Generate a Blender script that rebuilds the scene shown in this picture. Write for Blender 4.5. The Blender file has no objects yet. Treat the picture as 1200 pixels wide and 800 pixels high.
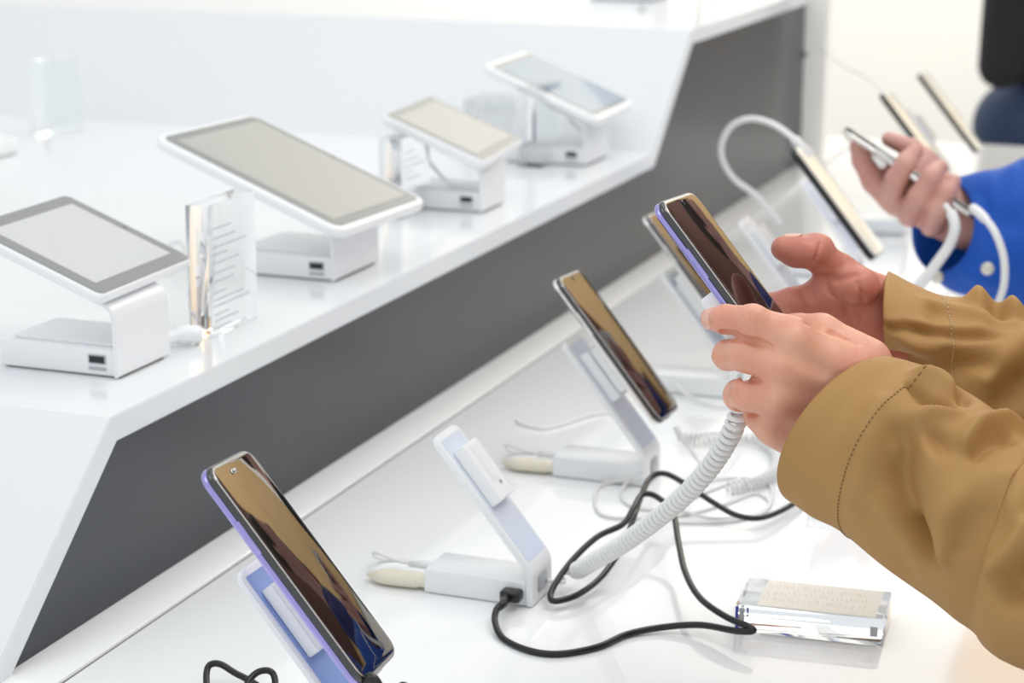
import bpy, bmesh, math, random
import numpy as np
from mathutils import Vector, Matrix
random.seed(7)
R = math.radians
S = bpy.context.scene
COL = S.collection
# ------------------------------------------------------------------ camera
FPX, HZ, VX, H = 2400.0, -204.0, 1550.0, 0.54      # focal length in px, horizon row, vanishing point of the counter
PITCH = math.atan((400-HZ)/FPX); YAW = math.atan((VX-600)/math.hypot(FPX, 400-HZ))
CP = Vector((0, 0, H))
_fh = Vector((-math.sin(YAW), math.cos(YAW), 0)); RT = Vector((math.cos(YAW), math.sin(YAW), 0))
FW = _fh*math.cos(PITCH)-Vector((0, 0, math.sin(PITCH))); UP = _fh*math.sin(PITCH)+Vector((0, 0, math.cos(PITCH)))
cd = bpy.data.cameras.new('camera'); cam = bpy.data.objects.new('camera', cd); COL.objects.link(cam)
cam.matrix_world = Matrix((( RT.x, UP.x, -FW.x, 0), (RT.y, UP.y, -FW.y, 0), (RT.z, UP.z, -FW.z, H), (0, 0, 0, 1)))
cd.sensor_width = 36; cd.lens = 72; cd.clip_start = .05; cd.clip_end = 60
cd.dof.use_dof = True; cd.dof.focus_distance = 1.24; cd.dof.aperture_fstop = 9.0
S.camera = cam
# ------------------------------------------------------------------ light, world, exposure
S.view_settings.view_transform = 'Standard'; S.view_settings.look = 'None'
S.view_settings.exposure = 0.0; S.view_settings.gamma = 1.0; S.view_settings.use_curve_mapping = False
W = bpy.data.worlds.new('world'); S.world = W; W.use_nodes = True
bg = W.node_tree.nodes['Background']; bg.inputs[0].default_value = (.93, .97, 1, 1); bg.inputs[1].default_value = .86
def area(name, loc, tgt, sx, sy, power, col=(1, 1, 1)):
    l = bpy.data.lights.new(name, 'AREA'); l.shape = 'RECTANGLE'; l.size = sx; l.size_y = sy; l.energy = power; l.color = col
    o = bpy.data.objects.new(name, l); COL.objects.link(o); o.location = loc
    o.rotation_euler = (Vector(tgt)-Vector(loc)).to_track_quat('-Z', 'Y').to_euler()
    return o
area('unseen_overhead_light', (.0, 2.3, 2.1), (-.4, 2.2, 0), 1.6, 2.2, 9, (1, .985, .95))
area('unseen_overhead_light', (-1.2, .2, 2.0), (-.4, 1.4, 0), 1.2, 1.2, 5, (.96, .98, 1))
area('unseen_overhead_light', (.15, 1.35, 1.55), (-.15, 1.3, .2), .5, .5, 4.5, (1, .97, .92))  # small lamp added to brighten the tops of the hands
area('unseen_overhead_light', (-.2, 4.5, 2.2), (-.7, 5.5, .1), 1.8, 1.0, 75, (1, .96, .88))  # lamp added to brighten the cream far wall

def at(x, y, ax, v):
    """point of the world plane (axis = value) seen at photo pixel x, y"""
    d = FW+RT*((x-600)/FPX)+UP*((400-y)/FPX)
    return CP+d*((v-CP[ax])/d[ax])
def aY(x, y, Y): return at(x, y, 1, Y)
def aZ(x, y, z=0.0): return at(x, y, 2, z)

# ------------------------------------------------------------------ materials
def mat(name, col, rough=.5, metal=0, spec=.5, coat=0, trans=0, ior=1.5, emit=None, es=0, sss=0, bump=None, vary=None, coat_rough=.03):
    m = bpy.data.materials.new(name); m.use_nodes = True; nt = m.node_tree; b = nt.nodes['Principled BSDF']
    b.inputs['Base Color'].default_value = (*col, 1); b.inputs['Roughness'].default_value = rough
    b.inputs['Metallic'].default_value = metal; b.inputs['Specular IOR Level'].default_value = spec
    b.inputs['Coat Weight'].default_value = coat; b.inputs['Coat Roughness'].default_value = coat_rough
    b.inputs['Transmission Weight'].default_value = trans; b.inputs['IOR'].default_value = ior
    if emit: b.inputs['Emission Color'].default_value = (*emit, 1); b.inputs['Emission Strength'].default_value = es
    if sss:
        b.inputs['Subsurface Weight'].default_value = sss; b.inputs['Subsurface Radius'].default_value = (1, .35, .2)
        b.inputs['Subsurface Scale'].default_value = .004
    tc = None
    if bump or vary:
        tc = nt.nodes.new('ShaderNodeTexCoord')
    if vary:      # (scale, colour2, contrast)
        n = nt.nodes.new('ShaderNodeTexNoise'); n.inputs['Scale'].default_value = vary[0]; n.inputs['Detail'].default_value = 4
        r = nt.nodes.new('ShaderNodeValToRGB'); r.color_ramp.elements[0].position = .5-vary[2]; r.color_ramp.elements[1].position = .5+vary[2]
        r.color_ramp.elements[0].color = (*col, 1); r.color_ramp.elements[1].color = (*vary[1], 1)
        nt.links.new(tc.outputs['Object'], n.inputs['Vector']); nt.links.new(n.outputs['Fac'], r.inputs[0]); nt.links.new(r.outputs[0], b.inputs['Base Color'])
    if bump:      # (scale, strength, distance)
        n2 = nt.nodes.new('ShaderNodeTexNoise'); n2.inputs['Scale'].default_value = bump[0]; n2.inputs['Detail'].default_value = 6
        bp = nt.nodes.new('ShaderNodeBump'); bp.inputs['Strength'].default_value = bump[1]; bp.inputs['Distance'].default_value = bump[2]
        nt.links.new(tc.outputs['Object'], n2.inputs['Vector']); nt.links.new(n2.outputs['Fac'], bp.inputs['Height']); nt.links.new(bp.outputs[0], b.inputs['Normal'])
    return m
M = {}
M['table'] = mat('white_gloss_laminate', (.93, .94, .94), .07, spec=.5)
M['shelf'] = mat('white_shelf_laminate', (.82, .84, .855), .12)
M['panel'] = mat('slate_grey_panel', (.013, .018, .027), .27, ior=1.68, bump=(30, .02, .001))
M['seam'] = mat('dark_seam', (.12, .12, .12), .7)
M['cream'] = mat('cream_wall', (.97, .95, .90), .7, bump=(60, .05, .001))
M['tan'] = mat('tan_timber_wall', (.74, .50, .24), .55, vary=(3, (.62, .41, .19), .2))
M['floor'] = mat('grey_floor', (.45, .44, .42), .4, vary=(2, (.4, .39, .37), .2))
M['plastic'] = mat('white_plastic', (.91, .92, .93), .25)
M['plastic2'] = mat('satin_white_plastic', (.86, .87, .89), .32)
M['inlay'] = mat('pale_reflection_inlay', (.72, .78, .88), .12)  # bluish reflection of the white arm face, put into the colour
M['port'] = mat('grey_port', (.45, .47, .5), .35)
M['black'] = mat('black_plastic', (.012, .012, .013), .3)
M['cable_black'] = mat('black_cable_rubber', (.008, .008, .009), .28)
M['cable_white'] = mat('white_cable_rubber', (.84, .84, .83), .4)
M['beige'] = mat('beige_plug', (.80, .74, .60), .45)
M['screen'] = mat('black_mirror_glass', (.006, .005, .005), .03, ior=1.9)
M['screen_cream_glow'] = mat('cream_reflection_glow', (.5, .48, .42), .06, emit=(.9, .86, .72), es=.5)  # glow standing in for the cream reflection on the far phones
M['lens'] = mat('camera_lens', (.01, .01, .02), .05)
M['purple'] = mat('violet_metal_frame', (.40, .37, .74), .16, metal=1)
M['silver'] = mat('silver_metal_frame', (.86, .84, .80), .16, metal=.9)
M['blackframe'] = mat('black_phone_frame', (.01, .01, .01), .25)
M['rim'] = mat('pale_screen_rim', (.75, .70, .66), .2, metal=.7)
M['bezel'] = mat('grey_tablet_bezel', (.27, .275, .26), .12)
M['tscreen'] = mat('grey_reflection_screen', (.40, .39, .36), .08, spec=.3, emit=(.55, .54, .5), es=.12)  # ceiling reflection put into the grey base and a faint glow
M['tscreen2'] = mat('pale_reflection_screen', (.33, .39, .46), .08, spec=.2, emit=(.5, .56, .64), es=.04)  # pale blue version, reflection likewise carried by colour and glow
M['tscreen3'] = mat('bright_reflection_screen', (.54, .55, .53), .08, spec=.3, emit=(.6, .61, .57), es=.16)  # lighter version of the painted ceiling reflection
M['acrylic'] = mat('clear_acrylic', (.97, .985, .99), .02, trans=1, ior=1.17)
M['print'] = mat('grey_print', (.50, .53, .57), .6)
M['print2'] = mat('faint_gold_print', (.74, .69, .60), .6)
M['card'] = mat('cream_card', (.92, .87, .76), .6)
M['skin'] = mat('skin', (.80, .42, .285), .40, sss=.13, vary=(38, (.72, .30, .205), .18), bump=(330, .5, .0007))
M['skin2'] = mat('ruddy_shaded_skin', (.62, .235, .165), .42, sss=.13, vary=(38, (.52, .16, .115), .2), bump=(420, .2, .0006))  # redder palm skin, with the far hand's shading darkened in
M['skin3'] = mat('pink_skin', (.72, .40, .33), .45, sss=.13, vary=(30, (.62, .30, .25), .2))
M['nail'] = mat('nail', (.82, .47, .37), .2)
M['tanfab'] = mat('tan_jacket_cloth', (.46, .262, .092), .62, spec=.3, vary=(14, (.40, .222, .076), .25), bump=(900, .25, .0006))
M['stitch'] = mat('brown_stitching', (.22, .13, .05), .8)
M['stitch_pale'] = mat('pale_stitching', (.62, .5, .3), .8)
M['blue'] = mat('blue_jacket_cloth', (.004, .085, .46), .6, spec=.35, bump=(500, .2, .0006))
M['darkcoat'] = mat('black_coat_cloth', (.010, .010, .014), .75)
M['denim'] = mat('denim', (.018, .036, .088), .75)
M['trouser'] = mat('dark_trouser_cloth', (.05, .045, .045), .8)
M['hair'] = mat('brown_hair', (.05, .03, .02), .6)
M['button'] = mat('pale_metal_button', (.75, .70, .6), .3, metal=.4)

# ------------------------------------------------------------------ object helpers
def link(name, me, m, parent=None, smooth=True, smangle=None):
    o = bpy.data.objects.new(name, me); COL.objects.link(o)
    if m is not None: me.materials.append(m)
    if parent is not None: o.parent = parent
    if smooth:
        for p in me.polygons: p.use_smooth = True
    if smangle:
        me.set_sharp_from_angle(angle=R(smangle))
    return o
def tag(o, label=None, cat=None, group=None, kind=None):
    if label: o['label'] = label
    if cat: o['category'] = cat
    if group: o['group'] = group
    if kind: o['kind'] = kind
    return o
def thing(name, label, cat, loc=(0, 0, 0), rz=0, group=None):
    o = bpy.data.objects.new(name, None); COL.objects.link(o); o.location = loc; o.rotation_euler = (0, 0, rz)
    o.empty_display_size = .02
    return tag(o, label, cat, group)
def children(o): return [c for c in bpy.data.objects if c.parent == o]
def dup(o, parent=None):
    c = o.copy(); COL.objects.link(c)
    if parent is not None: c.parent = parent
    for ch in children(o): dup(ch, c)
    return c
def me_from(vs, fs, name='m'):
    me = bpy.data.meshes.new(name); me.from_pydata([tuple(v) for v in vs], [], fs); me.update(); return me
def bm_me(bm):
    bmesh.ops.recalc_face_normals(bm, faces=bm.faces)
    me = bpy.data.meshes.new('m'); bm.to_mesh(me); bm.free(); return me
def box_bm(x0, x1, y0, y1, z0, z1, bev=0, seg=3, bm=None):
    nb = bmesh.new()
    vs = [nb.verts.new((x, y, z)) for x in (x0, x1) for y in (y0, y1) for z in (z0, z1)]
    for f in ((0, 1, 3, 2), (4, 6, 7, 5), (0, 4, 5, 1), (2, 3, 7, 6), (0, 2, 6, 4), (1, 5, 7, 3)): nb.faces.new([vs[i] for i in f])
    bmesh.ops.recalc_face_normals(nb, faces=nb.faces)
    if bev: bmesh.ops.bevel(nb, geom=list(nb.edges), offset=bev, segments=seg, affect='EDGES', profile=.5)
    if bm is None: return nb
    tmp = bpy.data.meshes.new('t'); nb.to_mesh(tmp); nb.free(); bm.from_mesh(tmp); bpy.data.meshes.remove(tmp); return bm
def box(name, a, b, m, parent=None, bev=.001, seg=3):
    return link(name, bm_me(box_bm(a[0], b[0], a[1], b[1], a[2], b[2], bev, seg)), m, parent, smangle=40)
def rrect(w, h, r, n=8):
    pts = []
    for cx, cy, a0 in ((w/2-r, h/2-r, 0), (-w/2+r, h/2-r, 90), (-w/2+r, -h/2+r, 180), (w/2-r, -h/2+r, 270)):
        for i in range(n+1):
            a = R(a0+90*i/n); pts.append((cx+r*math.cos(a), cy+r*math.sin(a)))
    return pts
def slab(w, h, r, layers, n=8, cap0=True, cap1=True, off=(0, 0)):
    """stacked rounded rectangles: layers = [(z, inset)]"""
    vs, fs = [], []
    for z, ins in layers:
        for x, y in rrect(w-2*ins, h-2*ins, max(r-ins, .0004), n): vs.append((x+off[0], y+off[1], z))
    k = 4*(n+1)
    for j in range(len(layers)-1):
        for i in range(k): a = j*k+i; b = j*k+(i+1) % k; fs.append((a, b, b+k, a+k))
    if cap0: fs.append(tuple(range(k))[::-1])
    if cap1: fs.append(tuple(range((len(layers)-1)*k, len(layers)*k)))
    return me_from(vs, fs)
def round_edge(z0, z1, r, n=4):
    L = []
    for i in range(n+1): a = R(90*i/n); L.append((z0+r-r*math.cos(a), r-r*math.sin(a)))
    for i in range(n+1): a = R(90*i/n); L.append((z1-r+r*math.sin(a), r-r*math.cos(a)))
    return L
def spline(pts, n=10):
    P = [Vector(p) for p in pts]; P = [2*P[0]-P[1]]+P+[2*P[-1]-P[-2]]; out = []
    for i in range(1, len(P)-2):
        for k in range(n):
            t = k/n; a, b, c, d = P[i-1:i+3]
            out.append(.5*((2*b)+(-a+c)*t+(2*a-5*b+4*c-d)*t*t+(-a+3*b-3*c+d)*t*t*t))
    out.append(P[-2]); return out
def tube(pts, r, n=12, cap=True, flat=None):
    """tube mesh along points; r number or list; flat = (scale along second axis)"""
    P = [Vector(p) for p in pts]; vs, fs = [], []; up = None
    for i, p in enumerate(P):
        t = (P[min(i+1, len(P)-1)]-P[max(i-1, 0)]).normalized()
        if up is None: up = t.cross(Vector((0, 0, 1))); up = up.normalized() if up.length > .1 else t.cross(Vector((0, 1, 0))).normalized()
        up = (up-t*up.dot(t)).normalized(); v = t.cross(up)
        rr = r[i] if hasattr(r, '__len__') else r
        for k in range(n):
            a = 2*math.pi*k/n; vs.append(p+up*rr*math.cos(a)+v*rr*(flat or 1)*math.sin(a))
    for i in range(len(P)-1):
        for k in range(n): a = i*n+k; b = i*n+(k+1) % n; fs.append((a, b, b+n, a+n))
    if cap: fs.append(tuple(range(n))[::-1]); fs.append(tuple(range((len(P)-1)*n, len(P)*n)))
    return me_from(vs, fs)
def helix(path, R0, turns, spt=14):
    P = [Vector(p) for p in path]; L = [0]
    for a, b in zip(P, P[1:]): L.append(L[-1]+(b-a).length)
    N = int(turns*spt); out = []; up = Vector((.3, .2, 1)); j = 0
    for i in range(N+1):
        s = L[-1]*i/N
        while j < len(L)-2 and L[j+1] < s: j += 1
        f = (s-L[j])/max(L[j+1]-L[j], 1e-9); c = P[j].lerp(P[j+1], f); t = (P[min(j+2, len(P)-1)]-P[max(j-1, 0)]).normalized()
        up = (up-t*up.dot(t)).normalized(); v = t.cross(up); a = 2*math.pi*i/spt
        rr = R0*min(1, .25+i/(spt*1.2), .25+(N-i)/(spt*1.2))
        out.append(c+up*rr*math.cos(a)+v*rr*math.sin(a))
    return out
def join_me(mes):
    bm = bmesh.new()
    for m in mes: bm.from_mesh(m)
    me = bpy.data.meshes.new('m'); bm.to_mesh(me); bm.free(); return me

# ------------------------------------------------------------------ SDF modelling (bodies, hands)
def nets(fn, lo, hi, h):
    lo = np.array(lo, float); hi = np.array(hi, float); n = np.ceil((hi-lo)/h).astype(int)+1
    ax = [lo[i]+h*np.arange(n[i]) for i in range(3)]
    X, Y, Z = np.meshgrid(*ax, indexing='ij'); D = fn(X.astype(np.float32), Y.astype(np.float32), Z.astype(np.float32)).astype(np.float64)
    s = D < 0
    cs = np.zeros(tuple(n-1), int); acc = np.zeros(tuple(n-1)+(3,)); cnt = np.zeros(tuple(n-1))
    I = np.stack(np.meshgrid(*[np.arange(k-1) for k in n], indexing='ij'), -1)
    off = [(a, b, c) for a in (0, 1) for b in (0, 1) for c in (0, 1)]
    def sub(A, o): return A[o[0]:o[0]+n[0]-1, o[1]:o[1]+n[1]-1, o[2]:o[2]+n[2]-1]
    for o in off:
        for d in range(3):
            if o[d]: continue
            p = list(o); p[d] = 1; a = sub(D, o); b = sub(D, p); m = (a < 0) != (b < 0)
            t = np.where(m, a/(a-b+1e-20), 0)
            for q in range(3): acc[..., q] += np.where(m, o[q]+(t if q == d else 0), 0)
            cnt += m
    act = cnt > 0; idx = -np.ones(tuple(n-1), int); idx[act] = np.arange(act.sum())
    V = (I[act]+acc[act]/cnt[act][:, None])*h+lo
    F = []
    for d in range(3):
        u, v = (d+1) % 3, (d+2) % 3
        sl0 = [slice(1, -1)]*3; sl0[d] = slice(0, -1); sl1 = list(sl0); sl1[d] = slice(1, None)
        A = s[tuple(sl0)]; B = s[tuple(sl1)]; m = A != B; ii = np.argwhere(m)
        for q in range(3):
            if q != d: ii[:, q] += 1
        fl = A[m]
        def g(du, dv):
            j = ii.copy(); j[:, u] += du; j[:, v] += dv; return idx[j[:, 0], j[:, 1], j[:, 2]]
        q4 = np.stack([g(-1, -1), g(0, -1), g(0, 0), g(-1, 0)], 1); q4[~fl] = q4[~fl][:, ::-1]; F.append(q4)
    F = np.concatenate(F); F = F[(F >= 0).all(1)]
    return me_from(V.tolist(), F.tolist())
def cone(a, b, ra, rb):
    a = np.array(a, np.float32); b = np.array(b, np.float32)
    def f(X, Y, Z):
        d = b-a; L = max(float(d@d), 1e-9); t = np.clip(((X-a[0])*d[0]+(Y-a[1])*d[1]+(Z-a[2])*d[2])/L, 0, 1)
        return np.sqrt((X-a[0]-t*d[0])**2+(Y-a[1]-t*d[1])**2+(Z-a[2]-t*d[2])**2)-(ra+(rb-ra)*t)
    return f
def ell(c, r):
    def f(X, Y, Z):
        q = np.sqrt(((X-c[0])/r[0])**2+((Y-c[1])/r[1])**2+((Z-c[2])/r[2])**2); return (q-1)*min(r)
    return f
def smin(a, b, k):
    h = np.clip(.5+.5*(b-a)/k, 0, 1); return b+(a-b)*h-k*h*(1-h)
def smax(a, b, k): return -smin(-a, -b, k)
def union(ops):      # ops: (kind, k, f)
    def f(X, Y, Z):
        D = None
        for kind, k, g in ops:
            v = g(X, Y, Z)
            if D is None: D = v
            elif kind == '+': D = smin(D, v, k)
            else: D = smax(D, -v, k)
        return D
    return f
def chain(pts, rad, k=.003):
    fs = [cone(pts[i], pts[i+1], rad[i], rad[i+1]) for i in range(len(pts)-1)]
    def f(X, Y, Z):
        D = fs[0](X, Y, Z)
        for g in fs[1:]: D = smin(D, g(X, Y, Z), k)
        return D
    return f

# ================================================================== SETTING
box('floor', (-4, -1.5, -1.0), (4, 6.0, -.93), M['floor'], None, 0)['kind'] = 'structure'
YW = 5.5
box('wall_back', (-4.0, YW, -.93), (4.0, YW+.1, 2.4), M['cream'], None, 0)['kind'] = 'structure'
box('wall_far_right', (-.36, YW-.02, .22), (4.0, YW+.1, 2.4), M['tan'], None, 0)['kind'] = 'structure'  # timber facing, added for the gold reflections in the phone screens

M['maroon'] = mat('dark_brown_reflection_prop', (.10, .035, .022), .5)
bd = box('reflection_board', (.34, YW-.06, .90), (2.4, YW-.0205, 2.1), M['maroon'], None, .004)  # unseen board, added so the held phone reflects dark brown
tag(bd, 'unseen dark brown board added for the reflection in the held phone', 'board')
cb = thing('reflection_cabinet', 'unseen dark brown cabinet added for the reflection in the nearest phone', 'cabinet', (.8, YW-.3, -.93))  # unseen cabinet, added to darken the nearest phone's reflection
for nm_, a_, b_ in (('cabinet_body', (.24, YW-.50, -.93), (1.5, YW-.0205, .57)), ('cabinet_top', (.22, YW-.52, .57), (1.52, YW-.0205, .60)), ('door', (.27, YW-.52, -.85), (.80, YW-.50, .53)), ('door', (.84, YW-.52, -.85), (1.47, YW-.50, .53))):
    c_ = box(nm_, a_, b_, M['maroon'], cb, .003); c_.matrix_parent_inverse = Matrix.Translation(-Vector(cb.location))

XP = -.757
counter = thing('display_counter', 'long white gloss counter top carrying the phone stands', 'counter', (-.5, 2.2, -.93))
def kid(o, p): o.parent = p; o.matrix_parent_inverse = Matrix.Translation(-Vector(p.location)); return o
kid(box('counter_top', (-.7165, -.2, -.04), (-.125, 3.62, 0), M['table'], None, .002), counter)
kid(box('rear_ledge', (-.78, -.2, -.04), (-.7185, 3.62, .0012), M['table'], None, .0008), counter)
kid(box('seam_strip', (-.7187, -.2, -.035), (-.7163, 3.62, -.0015), M['seam'], None, 0), counter)
kid(box('counter_body', (-2.4, -.15, -.93), (-.16, 3.58, -.041), M['shelf'], None, 0), counter)

disp = thing('raised_display_shelf', 'white folded ribbon shelf with slate grey riser panel behind the phone counter', 'shelf', (-.9, 2, 0))
T = .019
prof = [(.60, -.36), (1.012, -.001), (1.179, .1405), (2.453, .1405), (2.620, .280), (3.30, .280)]
def offset_prof(p, t):
    out = []
    for i, q in enumerate(p):
        d = []
        if i > 0: d.append(Vector((q[0]-p[i-1][0], q[1]-p[i-1][1])).normalized())
        if i < len(p)-1: d.append(Vector((p[i+1][0]-q[0], p[i+1][1]-q[1])).normalized())
        n = [Vector((v.y, -v.x)) for v in d]; m = sum(n, Vector((0, 0))).normalized(); s = t/m.dot(n[0])
        out.append((q[0]+m.x*s, q[1]+m.y*s))
    return out
pr2 = offset_prof(prof, T)
def clip0(p0, p1):
    t = (0-p0[1])/(p1[1]-p0[1]); return (p0[0]+(p1[0]-p0[0])*t, 0.0005)
top = [clip0(prof[0], prof[2])]+prof[2:]; bot = [clip0(pr2[0], pr2[2])]+pr2[2:]
vs, fs = [], []
for X in (-2.5, -.752):
    for y, z in top+bot[::-1]: vs.append((X, y, z))
k = len(top)*2
fs = [tuple(range(k))[::-1], tuple(range(k, 2*k))]+[(i, (i+1) % k, (i+1) % k+k, i+k) for i in range(k)]
me = me_from(vs, fs); bm = bmesh.new(); bm.from_mesh(me); bmesh.ops.recalc_face_normals(bm, faces=bm.faces)
bmesh.ops.bevel(bm, geom=[e for e in bm.edges if all(abs(v.co.x+.752) < 1e-4 for v in e.verts)], offset=.0008, segments=2, affect='EDGES')
kid(link('shelf_ribbon', bm_me(bm), M['shelf'], None, smangle=25), disp)
# slate panel: fills between counter and ribbon underside
pv = [(bot[0][0]+.002, .0013)]+[(a, b-.0002) for a, b in bot[1:]]; pv[-1] = (3.30, bot[-1][1]); pv += [(3.30, .0013)]
vs = [(X, y, z) for X in (-.775, XP) for y, z in pv]; k = len(pv)
me = me_from(vs, [tuple(range(k))[::-1], tuple(range(k, 2*k))]+[(i, (i+1) % k, (i+1) % k+k, i+k) for i in range(k)])
bm = bmesh.new(); bm.from_mesh(me)
kid(link('riser_panel', bm_me(bm), M['panel'], None, smooth=False), disp)

post = thing('end_post', 'narrow white upright panel closing the far end of the grey riser', 'panel', (-.75, 3.33, 0))
kid(box('post_panel', (-.80, 3.303, .0013), (-.722, 3.335, 1.1), M['cream'], None, .001), post)
sc = at(945, 64, 1, 3.302)
kid(link('screw_head', tube([sc, sc+Vector((0, -.003, 0))], .004, 16), M['port'], None), post)

# ================================================================== PHONES
def phone(name, label, A, Wd, Ld, frame, w=.0695, h=.148, t=.0082, screen='screen', cam_hole='pill', back=True):
    A = Vector(A); Ld = Vector(Ld).normalized(); Wd = Vector(Wd); Wd = (Wd-Ld*Wd.dot(Ld)).normalized(); N = Wd.cross(-Ld).normalized()
    if N.z < 0: N = -N
    # local x = width, y = towards the phone's top, z = out of the screen
    X, Yv = Wd, -Ld; Zv = X.cross(Yv)
    c = A+Wd*w/2+Ld*h/2
    o = thing(name, label, 'phone')
    o.matrix_world = Matrix(((X.x, Yv.x, Zv.x, c.x), (X.y, Yv.y, Zv.y, c.y), (X.z, Yv.z, Zv.z, c.z), (0, 0, 0, 1)))
    link('body', slab(w, h, .0105, round_edge(-t, -.0034, .0023, 6), 10), M[frame], o)
    link('glass_edge', slab(w-.0003, h-.0003, .0104, [(-.0036, .0001), (-.0030, 0), (-.0022, .0002), (-.0014, .0006), (-.0007, .0012), (-.0002, .0020)], 10), M['screen'], o)
    link('screen_rim', slab(w-.0036, h-.0036, .0092, [(-.0009, 0), (.00005, .0002), (.0001, .0009)], 10), M['rim'], o)
    link('screen', slab(w-.0046, h-.0046, .0088, [(-.0004, 0), (.0001, .0001), (.0003, .0012)], 10), M[screen], o)
    if cam_hole == 'pill':
        link('front_camera', slab(.0085, .0028, .0014, [(.0004, 0), (.0007, 0)], 6, off=(-.006, h/2-.009)), M['rim'], o)
        link('lens', slab(.002, .002, .001, [(.0006, 0), (.0009, 0)], 6, off=(-.0078, h/2-.009)), M['lens'], o)
    else:
        link('front_camera', slab(.0034, .0034, .0017, [(.0004, 0), (.0007, 0)], 8, off=(0, h/2-.0065)), M['lens'], o)
    link('side_button', bm_me(box_bm(-w/2-.0006, -w/2+.001, .018, .040, -.0055, -.0030, .0004, 2)), M[frame], o, smangle=40)
    link('charging_port', bm_me(box_bm(-.0045, .0045, -h/2-.0002, -h/2+.003, -.0056, -.0030, .0004, 2)), M['black'], o, smangle=40)
    return o
LD = Vector((.636, -.03, -.77))
# violet phone in the foreground
A0 = Vector((-.5396, .9382, .1997))
phone('phone', 'violet edged phone tilted on the nearest stand, the largest phone', A0, (-.15, .981, -.115), (.638, .006, -.77), 'purple')
p2 = phone('phone', 'silver edged phone with gold and navy reflection on the second white stand arm', aY(652, 325, 1.555), (-.03, .995, -.1), LD, 'silver', cam_hole='dot')
p3 = phone('phone', 'silver edged phone half hidden behind the phone in the two hands', aY(757, 251, 1.85), (-.03, .995, -.1), LD, 'silver', cam_hole='dot')
ph = phone('phone', 'violet edged phone held by the two hands in tan sleeves', aY(772, 235, 1.18), (.023, .998, -.057), (.647, -.059, -.76), 'purple', cam_hole='dot')
phone('phone', 'black edged phone with thick white cable looping from its top', aY(930, 172, 2.14), (-.03, .995, -.06), LD, 'blackframe', screen='screen_cream_glow', cam_hole='dot')
phone('phone', 'black edged phone standing behind the hand of the person in blue', aY(1034, 108, 2.73), (-.03, .995, -.06), LD, 'blackframe', screen='screen_cream_glow', cam_hole='dot')
phone('phone', 'farthest phone, black edged, in front of the person in dark clothes', aY(1078, 85, 3.1), (-.03, .995, -.06), LD, 'blackframe', screen='screen_cream_glow', cam_hole='dot')

# ================================================================== PHONE STANDS
def strip(path, hw, th, n_axis=(0, 1, 0), corner=None):
    """bent strip: path in xz (list), half widths hw along y, thickness th"""
    P = [Vector((a, 0, b)) for a, b in path]; vs, fs = [], []
    for i, p in enumerate(P):
        t = (P[min(i+1, len(P)-1)]-P[max(i-1, 0)]).normalized(); nn = Vector((-t.z, 0, t.x))
        for s, q in ((-1, -.5), (1, -.5), (1, .5), (-1, .5)):
            v = p+nn*th*q; vs.append((v.x, s*hw[i], v.z))
    for i in range(len(P)-1):
        for k in range(4): a = i*4+k; b = i*4+(k+1) % 4; fs.append((a, b, b+4, a+4))
    fs.append((3, 2, 1, 0)); m = (len(P)-1)*4; fs.append((m, m+1, m+2, m+3))
    me = me_from(vs, fs); bm = bmesh.new(); bm.from_mesh(me); bmesh.ops.recalc_face_normals(bm, faces=bm.faces)
    es = [e for e in bm.edges if len(e.link_faces) == 2 and e.calc_face_angle(0) > R(60)]
    bmesh.ops.bevel(bm, geom=es, offset=.0008, segments=2, affect='EDGES'); return bm_me(bm)
def bend(pts, r=.006, n=6):
    P = [Vector(p) for p in pts]; out = [P[0]]
    for i in range(1, len(P)-1):
        a = P[i]+(P[i-1]-P[i]).normalized()*r; b = P[i]+(P[i+1]-P[i]).normalized()*r
        for k in range(n+1): t = k/n; out.append(a*(1-t)**2+P[i]*2*t*(1-t)+b*t*t)
    out.append(P[-1]); return [tuple(v) for v in out]
def round_end(path, hw, r=.008, n=6):
    e = Vector(path[-1]); d = (e-Vector(path[-2])).normalized(); out = path[:-1]; W_ = [hw]*len(out)
    for k in range(n+1):
        a = R(90*k/n); q = e-d*r+d*r*math.sin(a); out.append(tuple(q)); W_.append(hw-r+r*math.cos(a) if k else hw)
    return out, W_
ADIR = Vector((-.074, .091)).normalized()
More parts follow.
